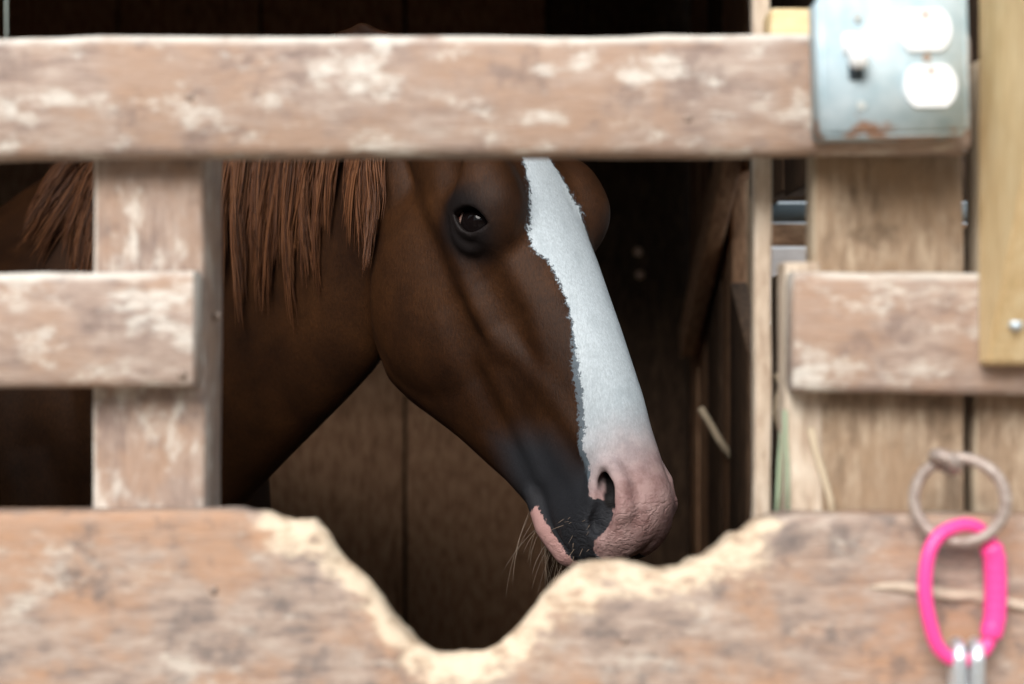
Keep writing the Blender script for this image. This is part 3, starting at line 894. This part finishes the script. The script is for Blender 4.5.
def body_sdf(a, z, b0):
    b = np.abs(b0); p = (a, b, z)
    ss = [-2.25, -2.15, -2.0, -1.8, -1.5, -1.2, -1.0, -.85, -.74]
    B = loft(-(-a), z, b0, ss,
             [-.16, -.03, .045, .055, .010, .025, .045, .01, -.12],
             [-.40, -.50, -.54, -.56, -.67, -.70, -.69, -.66, -.58],
             [.14, .22, .265, .28, .30, .285, .245, .215, .16], 2.3, 0.52)
    B = smax(smax(B, a + 0.76, 0.12), -2.24 - a, 0.12)
    f = B
    f = smin(f, ell(p, (-.90, .15, -.36), (.17, .11, .30)), 0.08)          # shoulder
    f = smin(f, ell(p, (-.77, .10, -.52), (.12, .11, .13)), 0.08)          # breast
    f = smin(f, ell(p, (-2.0, .16, -.36), (.25, .14, .34)), 0.08)          # quarters
    f = smin(f, cap(p, (-.72, .120, -.16), (-.70, .125, -.42), .030, .030), 0.03)
    f = smax(f, -chain_sdf(p, [(-.735, .215, -.18), (-.748, .202, -.29), (-.728, .178, -.42)], [.014, .020, .014]), 0.035)
    G = -HO.z
    f = smin(f, chain_sdf(p, [(-.92, .15, -.55), (-.95, .15, -.78), (-.92, .145, -1.06), (-.92, .14, -1.12), (-.92, .14, -1.36), (-.88, .14, G + .07)], [.12, .085, .052, .046, .036, .034]), 0.05)
    f = smin(f, chain_sdf(p, [(-.87, .14, G + .10), (-.855, .14, G + .055)], [.040, .056]), 0.02)
    f = smin(f, chain_sdf(p, [(-2.0, .17, -.50), (-1.90, .17, -.74), (-2.14, .16, -1.00), (-2.12, .16, -1.10), (-2.09, .16, -1.36), (-2.04, .16, G + .07)], [.17, .11, .056, .050, .038, .036]), 0.05)
    f = smin(f, chain_sdf(p, [(-2.03, .16, G + .10), (-2.015, .16, G + .055)], [.040, .056]), 0.02)
    f = np.maximum(f, G + 0.005 - z)
    return f

def horse_sdf(a, b, z):
    a = a.astype(np.float64); b = b.astype(np.float64); z = z.astype(np.float64)
    f = neck_sdf(a, z, b)
    f = smin(f, body_sdf(a, z, b), 0.10)
    t, n = to_tn(a, z)
    # ears
    bb = np.abs(b)
    e = chain_sdf((a, bb, z), [(-.150, .050, .165), (-.200, .064, .196), (-.260, .068, .224), (-.312, .062, .236)], [.024, .026, .018, .004], 0.01)
    e = smax(e, -chain_sdf((a, bb, z), [(-.155, .074, .190), (-.208, .092, .212), (-.272, .086, .238)], [.010, .020, .010]), 0.008)
    near = (a > -0.45) & (z < 0.4) & (z > -0.62)
    h = np.full_like(f, 1.0)
    if near.any():
        h[near] = head_sdf(t[near], n[near], b[near])
    h = smin(h, e, 0.015)
    return smin(f, h, 0.012)

def spaced(parts):
    out = []
    for (x0, x1, d) in parts:
        m = max(1, int(round((x1 - x0) / d)))
        out += list(np.linspace(x0, x1, m, endpoint=False))
    out.append(parts[-1][1])
    return np.array(out)
def pad4(g):
    while (len(g) - 1) % 4: g = np.append(g, 2 * g[-1] - g[-2])
    return g
FINE = 0.0030
ga = pad4(spaced([(-2.42, -1.15, .025), (-1.15, -.40, .014), (-.40, -.24, .006), (-.24, .20, FINE)]))
gb_ = pad4(spaced([(-.36, -.16, .022), (-.16, -.115, .009), (-.115, .115, FINE), (.115, .16, .009), (.16, .36, .022)]))
gz = pad4(spaced([(-HO.z - .03, -.75, .022), (-.75, -.50, .014), (-.50, .07, FINE), (.07, .16, .006), (.16, .38, .008)]))

def extract():
    na, nb, nz_ = len(ga), len(gb_), len(gz)
    ca = (ga[:-1:4] + ga[4::4]) / 2; cb = (gb_[:-1:4] + gb_[4::4]) / 2; cz = (gz[:-1:4] + gz[4::4]) / 2
    ra = (ga[4::4] - ga[:-1:4]) / 2; rb = (gb_[4::4] - gb_[:-1:4]) / 2; rz = (gz[4::4] - gz[:-1:4]) / 2
    A, B, Z_ = np.meshgrid(ca, cb, cz, indexing='ij')
    fc = horse_sdf(A.ravel(), B.ravel(), Z_.ravel()).reshape(A.shape)
    RA, RB, RZ = np.meshgrid(ra, rb, rz, indexing='ij')
    diag = np.sqrt(RA ** 2 + RB ** 2 + RZ ** 2)
    act = np.abs(fc) < diag * 1.7 + 0.006
    sign = np.where(fc < 0, -1.0, 1.0).astype(f32)
    val = np.empty((na, nb, nz_), f32)
    val[:-1, :-1, :-1] = np.repeat(np.repeat(np.repeat(sign, 4, 0), 4, 1), 4, 2)
    val[-1] = 1; val[:, -1] = 1; val[:, :, -1] = 1
    need = np.zeros((na, nb, nz_), bool)
    I = np.argwhere(act)
    for da in range(5):
        for db in range(5):
            for dz in range(5):
                need[I[:, 0] * 4 + da, I[:, 1] * 4 + db, I[:, 2] * 4 + dz] = True
    W = np.argwhere(need)
    val[need] = horse_sdf(ga[W[:, 0]], gb_[W[:, 1]], gz[W[:, 2]]).astype(f32)
    # surface nets
    neg = val < 0
    s8 = np.zeros((na - 1, nb - 1, nz_ - 1), np.int8)
    for i in (0, 1):
        for j in (0, 1):
            for k_ in (0, 1):
                s8 += neg[i:na - 1 + i, j:nb - 1 + j, k_:nz_ - 1 + k_]
    cells = np.argwhere((s8 > 0) & (s8 < 8))
    idx = np.full(s8.shape, -1, np.int32)
    idx[cells[:, 0], cells[:, 1], cells[:, 2]] = np.arange(len(cells))
    acc = np.zeros((len(cells), 3)); cnt = np.zeros(len(cells))
    G3 = (ga, gb_, gz)
    corners = [(i, j, k_) for i in (0, 1) for j in (0, 1) for k_ in (0, 1)]
    cv = {c: val[cells[:, 0] + c[0], cells[:, 1] + c[1], cells[:, 2] + c[2]].astype(float) for c in corners}
    for c in corners:
        for ax in range(3):
            if c[ax]: continue
            d = list(c); d[ax] = 1; d = tuple(d)
            v0, v1 = cv[c], cv[d]
            m = (v0 < 0) != (v1 < 0)
            u = np.where(m, v0 / np.where(v0 - v1 == 0, 1, v0 - v1), 0)
            pt = np.stack([G3[q][cells[:, q] + c[q]] for q in range(3)], 1)
            p1 = G3[ax][cells[:, ax] + 1]
            pt[:, ax] = pt[:, ax] + (p1 - pt[:, ax]) * u
            acc[m] += pt[m]; cnt[m] += 1
    V = acc / cnt[:, None]
    quads = []
    for ax in range(3):
        o1, o2 = (ax + 1) % 3, (ax + 2) % 3
        sl0 = [slice(1, -1)] * 3; sl0[ax] = slice(0, -1)
        sl1 = [slice(1, -1)] * 3; sl1[ax] = slice(1, None)
        n0 = neg[tuple(sl0)]; n1 = neg[tuple(sl1)]
        E = np.argwhere(n0 != n1)
        fl_ = n0[E[:, 0], E[:, 1], E[:, 2]]
        base = E + 1; base[:, ax] -= 1
        def cell(d1, d2):
            q = base.copy(); q[:, o1] += d1; q[:, o2] += d2
            return idx[q[:, 0], q[:, 1], q[:, 2]]
        q = np.stack([cell(-1, -1), cell(0, -1), cell(0, 0), cell(-1, 0)], 1)
        q[~fl_] = q[~fl_][:, ::-1]
        quads.append(q)
    Q = np.concatenate(quads); Q = Q[(Q >= 0).all(1)]
    # polish: two Newton steps onto the surface
    for it in range(2):
        e = 5e-4
        f0 = horse_sdf(V[:, 0], V[:, 1], V[:, 2])
        g = np.stack([horse_sdf(V[:, 0] + e * (q == 0), V[:, 1] + e * (q == 1), V[:, 2] + e * (q == 2)) - f0 for q in range(3)], 1) / e
        g2 = np.maximum((g ** 2).sum(1), 0.25)
        st = -(f0 / g2)[:, None] * g
        ln = np.linalg.norm(st, axis=1); st *= np.minimum(1, 0.002 / np.maximum(ln, 1e-9))[:, None]
        V = V + st * 0.8
    return V, Q
HV, HQ = extract()

# coat fields (signed, metres, positive inside): blaze, black skin, pink skin, dark legs
ta, na_ = to_tn(HV[:, 0], HV[:, 2]); va = HV[:, 1]
def poly_sd(x, y, poly):
    """signed distance to a polygon, positive inside"""
    P_ = np.array(poly, float); d = np.full(x.shape, 1e9); ins = np.zeros(x.shape, bool)
    for i in range(len(P_)):
        a_, b_ = P_[i], P_[(i + 1) % len(P_)]
        e = b_ - a_; wx = x - a_[0]; wy = y - a_[1]
        h = np.clip((wx * e[0] + wy * e[1]) / (e @ e + 1e-12), 0, 1)
        d = np.minimum(d, np.hypot(wx - e[0] * h, wy - e[1] * h))
        c1 = (a_[1] > y) != (b_[1] > y)
        xc = a_[0] + (y - a_[1]) / (b_[1] - a_[1] + 1e-15) * e[0]
        ins ^= c1 & (x < xc)
    return np.where(ins, d, -d)
phi = np.degrees(np.arctan2(va, na_ + 0.06))
near_phi = pch(ta, [-.12, -.07, -.02, .03, .055, .075, .10, .147, .197, .24, .268, .30, .33, .40], [14, 27, 36, 50, 43, 38, 36, 41, 50, 59, 71, 78, 100, 120])
far_phi = pch(ta, [-.12, -.07, -.02, .03, .08, .14, .2, .30, .40], [14, 25, 36, 42, 46, 50, 58, 75, 110])
blaze = np.minimum((near_phi - phi) * 0.00115, (phi + far_phi) * 0.00115)
blaze = np.minimum(blaze, ta + 0.11)
blaze = np.where((ta > 0.45) | (ta < -0.2), -0.1, blaze)
head_only = np.clip((0.02 - neck_sp(HV[:, 0], HV[:, 2])[0]) * 20, 0, 1)
blaze = np.where(ta + 0 * ta > -0.15, blaze, -0.1)
black = poly_sd(ta, na_, [(.17, -.20), (.195, -.10), (.225, -.06), (.27, -.048), (.325, -.056), (.335, -.04), (.36, -.052), (.372, -.075), (.40, -.095), (.40, -.128), (.33, -.137), (.305, -.19), (.25, -.2)])
pink = ta - 0.27
me = bpy.data.meshes.new('horse')
me.vertices.add(len(HV))
pw = np.outer(HV[:, 0], np.array(Fw)) + np.outer(HV[:, 1], np.array(Lt)) + np.outer(HV[:, 2], np.array(Up)) + np.array(HO)
HBASE = Vector((HO.x - 1.45 * Fw.x, HO.y - 1.45 * Fw.y, 0.0))
me.vertices.foreach_set('co', (pw - np.array(HBASE)).ravel())
me.loops.add(len(HQ) * 4); me.polygons.add(len(HQ))
# basis (Fw, Lt, Up) is right- or left-handed? flip to keep normals outwards
flip = Fw.cross(Lt).dot(Up) < 0
QQ = HQ[:, ::-1] if flip else HQ
me.loops.foreach_set('vertex_index', QQ.ravel().astype(np.int32))
me.polygons.foreach_set('loop_start', (np.arange(len(HQ)) * 4).astype(np.int32))
me.update(calc_edges=True); me.validate()
for nm, arr in (('blaze', blaze), ('black', black), ('t_head', ta), ('n_head', na_), ('v_head', va), ('z_rel', HV[:, 2])):
    at = me.attributes.new(nm, 'FLOAT', 'POINT'); at.data.foreach_set('value', arr.astype(f32))

mm = NT('chestnut_coat')
tcx = mm.coord((1, 1, 1), rnd=False)
hair = mm.noise(mm.coord((1, 1, .3), rnd=False), 520, 4, .75)
soft = mm.noise(tcx, 9, 4)
coat = mm.ramp(soft, [(0.3, (0.022, 0.0073, 0.0022)), (0.7, (0.060, 0.0220, 0.0064))])
midn = mm.noise(tcx, 28, 4, .6)
coat = mm.mix(0.45, coat, mm.ramp(midn, [(0.3, 0.55), (0.7, 1.25)]), 'MULTIPLY')
coat = mm.mix(0.75, coat, mm.ramp(hair, [(0.32, 0.45), (0.68, 1.30)]), 'MULTIPLY')
edge = mm.noise(tcx, 260, 3, .7)
wob = mm.noise(tcx, 60, 3)
jit = mm.math('ADD', mm.math('MULTIPLY', mm.math('SUBTRACT', edge, 0.5), 0.018), mm.math('MULTIPLY', mm.math('SUBTRACT', wob, 0.5), 0.014))
bz = mm.math('ADD', mm.attr('blaze'), jit)
bk = mm.math('ADD', mm.attr('black'), mm.math('MULTIPLY', jit, 0.5))
th_ = mm.attr('t_head')
# black skin of the muzzle fades up into the coat
kblk = mm.smooth(mm.math('ADD', mm.attr('black'), mm.math('MULTIPLY', mm.math('SUBTRACT', th_, 0.30), 0.22)), -0.020, 0.042)
skin_blk = mm.mix(soft, (0.020, 0.021, 0.025), (0.038, 0.038, 0.043))
coat = mm.mix(kblk, coat, skin_blk)
# dark skin round the eye
eyed = mm.attr('eye_dist')
kd = mm.smooth(eyed, 0.058, 0.030)
coat = mm.mix(mm.math('MULTIPLY', kd, 0.9), coat, (0.010, 0.0085, 0.009))
white = mm.mix(hair, (0.40, 0.46, 0.50), (0.70, 0.75, 0.78))
white = mm.mix(0.5, white, mm.ramp(hair, [(0.32, 0.70), (0.68, 1.12)]), 'MULTIPLY')
mott = mm.noise(mm.coord((1, 1, .5), rnd=False), 38, 5, .7)
white = mm.mix(mm.math('MULTIPLY', mm.smooth(mott, 0.50, 0.68), 0.5), white, (0.40, 0.45, 0.48))
pinkc = mm.mix(mm.smooth(mm.noise(tcx, 45, 5, .7), .35, .65), (0.34, 0.19, 0.175), (0.52, 0.335, 0.31))
kp = mm.smooth(mm.math('ADD', th_, mm.math('MULTIPLY', mm.math('SUBTRACT', soft, 0.5), 0.06)), 0.235, 0.335)
white = mm.mix(kp, white, pinkc)
col = mm.mix(mm.smooth(mm.math('ADD', bz, mm.math('MULTIPLY', mm.smooth(th_, 0.12, 0.22), 0.007)), -0.003, 0.0005), coat, mm.mix(0.35, (0.17, 0.22, 0.26), coat))
col = mm.mix(mm.smooth(bz, -0.0005, 0.002), col, white)
kb2 = mm.math('MULTIPLY', mm.smooth(bk, -0.0008, 0.0010), mm.smooth(th_, 0.27, 0.31))
col = mm.mix(kb2, col, skin_blk)
# pink lower lip
lip = mm.math('ADD', mm.attr('lip'), mm.math('MULTIPLY', jit, 0.5))
col = mm.mix(mm.smooth(lip, -0.0008, 0.0012), col, (0.58, 0.33, 0.30))
hole = mm.smooth(mm.attr('nostril'), -0.001, 0.003)
col = mm.mix(hole, col, (0.012, 0.010, 0.010))
mm.base(col)
mm.rough(0.60, 0.20)
wn = mm.noise(mm.coord((1, 1, 1.6), rnd=False), 70, 3, .55)
wk = mm.math('ABSOLUTE', mm.math('SUBTRACT', wn, 0.5))
wk = mm.math('MULTIPLY', mm.smooth(wk, 0.0, 0.10), mm.math('MULTIPLY', mm.smooth(th_, 0.315, 0.365), 1.3))
mm.bump(mm.math('ADD', wk, mm.math('ADD', hair, mm.math('MULTIPLY', wob, 0.8))), 0.45, 0.0016)
ed = np.sqrt((ta - EYE_C[0]) ** 2 + (na_ - EYE_C[1]) ** 2 * 1.0 + (np.abs(va) - EYE_C[2] - .01) ** 2 * .3)
lipf = poly_sd(ta, na_, [(.315, -.200), (.300, -.1445), (.345, -.134), (.395, -.122), (.42, -.135), (.40, -.20)])
p3 = (ta, na_, np.abs(va))
nosf = -np.minimum(chain_sdf(p3, [(.308, -.034, .044), (.322, -.036, .042), (.336, -.040, .040)], [.0045, .0095, .010]),
                   chain_sdf(p3, [(.325, -.036, .034), (.300, -.040, .022), (.27, -.045, .014)], [.012, .012, .012]))
for nm, arr in (('eye_dist', ed), ('lip', lipf), ('nostril', nosf)):
    at = me.attributes.new(nm, 'FLOAT', 'POINT'); at.data.foreach_set('value', arr.astype(f32))
horse = empty('horse', HBASE)
tag(horse, 'chestnut horse with a white blaze looking through the gap in the stall front', 'horse')
hb = link('body', me, mm.m, horse)

def hp(a, b, z):                       # horse frame -> coordinates local to the horse Empty
    return Vector(HO) + Fw * a + Lt * b + Up * z - HBASE
def hd(t, n, v):
    a, z = from_tn(t, n); return hp(a, v, z)

# eyes
me_ = NT('horse_eye')
tc = me_.n('ShaderNodeTexCoord'); sp = me_.n('ShaderNodeSeparateXYZ'); me_.l(tc.outputs['Object'], sp.inputs[0])
ec_ = me_.mix(me_.smooth(sp.outputs[0], -0.0155, -0.0185), (0.006, 0.004, 0.004), (0.36, 0.24, 0.20))
ec_ = me_.mix(me_.smooth(sp.outputs[0], -0.0190, -0.0215), ec_, (0.42, 0.13, 0.09))
ec_ = me_.mix(me_.smooth(sp.outputs[0], 0.0185, 0.0205), ec_, (0.40, 0.36, 0.36))
me_.base(ec_); me_.rough(0.03, 0.14)
for sgn in (1, -1):
    bm = bmesh.new(); bmesh.ops.create_uvsphere(bm, u_segments=40, v_segments=24, radius=EYE_R)
    o = link('eye', from_bm('eye', bm), me_.m, horse)
    o.location = hd(EYE_C[0], EYE_C[1], sgn * EYE_C[2])
    def dirw(e): 
        a, z = from_tn(e[0], e[1]); return (Fw * a + Lt * (e[2] * sgn) + Up * z).normalized()
    X_, Z_ = dirw(_e1), dirw(_e3); Y_ = Z_.cross(X_).normalized(); X_ = Y_.cross(Z_).normalized()
    o.rotation_euler = Matrix((X_, Y_, Z_)).transposed().to_euler()

# ---------------- hair: strands that follow the body surface
def grad(p, e=1e-3):
    f0 = horse_sdf(p[:, 0], p[:, 1], p[:, 2])
    g = np.stack([horse_sdf(p[:, 0] + e * (q == 0), p[:, 1] + e * (q == 1), p[:, 2] + e * (q == 2)) - f0 for q in range(3)], 1) / e
    return f0, g / np.maximum(np.linalg.norm(g, axis=1), 1e-6)[:, None]
rng = np.random.default_rng(5)
def strands_mesh(name, paths, r0, mat, parent, sides=3):
    """paths: (N, K, 3) horse-frame points; tapered three-sided strands"""
    N_, K_, _ = paths.shape
    B3 = np.array([Fw, Lt, Up])
    W = paths @ B3 + np.array(HO) - np.array(HBASE)
    tg = np.gradient(W, axis=1); tg /= np.maximum(np.linalg.norm(tg, axis=2), 1e-9)[..., None]
    u = np.cross(tg, np.array([0.31, 0.77, 0.55])); u /= np.maximum(np.linalg.norm(u, axis=2), 1e-9)[..., None]
    v = np.cross(tg, u)
    taper = np.concatenate([[0.8], np.ones(K_ - 4), [0.75, 0.5, 0.12]])
    r = (r0[:, None] if hasattr(r0, '__len__') else np.full((N_, 1), r0)) * taper[None]
    ring_ = [W + (u * math.cos(2 * math.pi * s / sides) + v * math.sin(2 * math.pi * s / sides)) * r[..., None] for s in range(sides)]
    V_ = np.stack(ring_, 2).reshape(-1, 3)
    i = np.arange(N_)[:, None, None]; k_ = np.arange(K_ - 1)[None, :, None]; s = np.arange(sides)[None, None, :]
    b0 = (i * K_ + k_) * sides
    q = np.stack([b0 + s, b0 + (s + 1) % sides, b0 + sides + (s + 1) % sides, b0 + sides + s], -1).reshape(-1, 4)
    m_ = bpy.data.meshes.new(name)
    m_.vertices.add(len(V_)); m_.vertices.foreach_set('co', V_.ravel())
    m_.loops.add(len(q) * 4); m_.polygons.add(len(q))
    m_.loops.foreach_set('vertex_index', q.ravel().astype(np.int32))
    m_.polygons.foreach_set('loop_start', (np.arange(len(q)) * 4).astype(np.int32))
    m_.update(calc_edges=True); m_.validate()
    rnd_ = np.repeat(rng.random(N_), K_ * sides)
    at = m_.attributes.new('tone', 'FLOAT', 'POINT'); at.data.foreach_set('value', rnd_.astype(f32))
    return link(name, m_, mat, parent)
hm = NT('mane_hair')
hm.base(hm.ramp(hm.attr('tone'), [(0.0, (0.050, 0.017, 0.006)), (0.6, (0.115, 0.040, 0.014)), (1.0, (0.20, 0.080, 0.032))]))
hm.rough(0.45, 0.35)
# mane: falls from the crest over the near side of the neck
NC, n_in, K_ = 84, 74, 15
cs = np.sort(rng.random(NC)) * 0.665 - 0.03
rep_ = lambda x: np.repeat(x, n_in)
NS = NC * n_in
s0 = rep_(cs) + rng.normal(0, 0.0065, NS)
a0 = np.interp(s0, [q[0] for q in _crest], [-.13, -.22, -.38, -.58, -.78, -.95, -1.10])
z0 = np.interp(s0, [q[0] for q in _crest], [.16, .185, .20, .185, .135, .078, .04])
p = np.stack([a0, 0.004 + rng.normal(0, 0.010, NS), z0 + 0.003], 1)
L_ = rep_(0.24 + 0.10 * rng.random(NC)) * (0.7 + 0.4 * rng.random(NS)) * np.interp(s0, [0, .1, .45, .56, .66], [.75, 1, 1, .7, .42])
lean = rep_(rng.normal(-0.04, 0.09, NC)); off = 0.003 + 0.012 * rng.random(NS) + rep_(0.012 * rng.random(NC)); wv = rng.normal(0, 1, NS)
out = [p.copy()]
f0, g = grad(p)
for k_ in range(1, K_):
    down = np.stack([lean + 0.10 * np.sin(k_ * 0.6 + wv), np.full(NS, 0.35 if k_ < 4 else 0.05), np.full(NS, -1.0)], 1)
    down -= g * (down * g).sum(1)[:, None]
    if k_ < 3: down[:, 1] += 0.9
    # strands of a lock draw together towards the tip
    down[:, 0] -= 0.8 * (s0 - rep_(cs)) / 0.02 * 0.12 * _nd[0]
    down /= np.linalg.norm(down, axis=1)[:, None]
    p = p + down * (L_ / (K_ - 1))[:, None]
    f0, g = grad(p)
    p = p + g * (off * min(1, k_ / 3) - f0)[:, None] * 0.9
    out.append(p.copy())
paths = np.stack(out, 1)
mane = strands_mesh('mane', paths, 0.0006 + 0.0006 * rng.random(len(paths)), hm.m, horse)
tag(mane, kind='stuff')
# tail
tp = []
for c in range(260):
    r_, an = 0.03 * math.sqrt(rng.random()), rng.random() * 6.28
    q0 = np.array([-2.20 + r_ * math.cos(an) * .5, r_ * math.sin(an), -.10 + r_ * math.cos(an)])
    ks = np.linspace(0, 1, 12)
    L_ = 0.65 + 0.35 * rng.random()
    sp_ = rng.normal(0, 0.035, 2)
    tp.append(np.stack([q0[0] - 0.10 * np.sin(np.minimum(ks * 3, 1.6)) + sp_[0] * ks, q0[1] + sp_[1] * ks * 1.5, q0[2] + 0.02 * np.sin(ks * 6) * (ks < .3) - L_ * ks], 1))
tail = strands_mesh('tail', np.array(tp), 0.0022, hm.m, horse); tag(tail, kind='stuff')
# whiskers on chin and lips, lashes
wm = NT('whisker'); wm.base((0.30, 0.22, 0.16)); wm.rough(0.4, 0.4)
wp = []
for c in range(46):
    t0 = rng.uniform(.295, .372); n0 = -0.165 + (t0 - .30) * 0.18; v0 = rng.uniform(-.022, .028)
    L_ = rng.uniform(.03, .10); ks = np.linspace(0, 1, 8)
    dt, dn, dv = rng.uniform(.15, .8), rng.uniform(-1.0, -.5), rng.normal(0.1, .3)
    pt = [(t0 + L_ * (dt * k_ + .25 * k_ * k_), n0 + .006 + L_ * (dn * k_ + .15 * k_ * k_), v0 + L_ * dv * k_) for k_ in ks]
    wp.append([(lambda az, v: (az[0], v, az[1]))(from_tn(a_, b_), c_) for a_, b_, c_ in pt])
for c in range(16):
    t0 = rng.uniform(.33, .375); n0 = rng.uniform(-.115, -.06); v0 = .046
    L_ = rng.uniform(.012, .03); ks = np.linspace(0, 1, 8)
    dt, dn, dv = rng.uniform(.0, .8), rng.uniform(-.3, .3), rng.uniform(.4, 1)
    wp.append([(lambda az, v: (az[0], v, az[1]))(from_tn(t0 + L_ * dt * k_, n0 + L_ * dn * k_), v0 + L_ * dv * k_) for k_ in ks])
wsk = strands_mesh('whiskers', np.array(wp), 0.00035, wm.m, horse); tag(wsk, kind='stuff')

strand('straw_stalk', [(700, 408), (708, 420), (718, 438), (731, 457)], 2.0, 0.007, M['straw'], 'pale straw stalk hanging on the dark side wall behind the muzzle', 'straw')

M['string'] = plain('pale_string', (0.42, 0.46, 0.42), 0.8, 0.2)
vs, fs = tube([(0, 0, ZC - 0.02 - H), (0.0005, 0.001, 0.6), (0, 0, 0.3), (0.001, 0, 0.15)], 0.0008, 6)
o = link('string', mesh('string', vs, fs), M['string']); o.location = (fx(6, 0.07), 0.07, H)
tag(o, 'thin pale string hanging straight down behind the top rail', 'string')
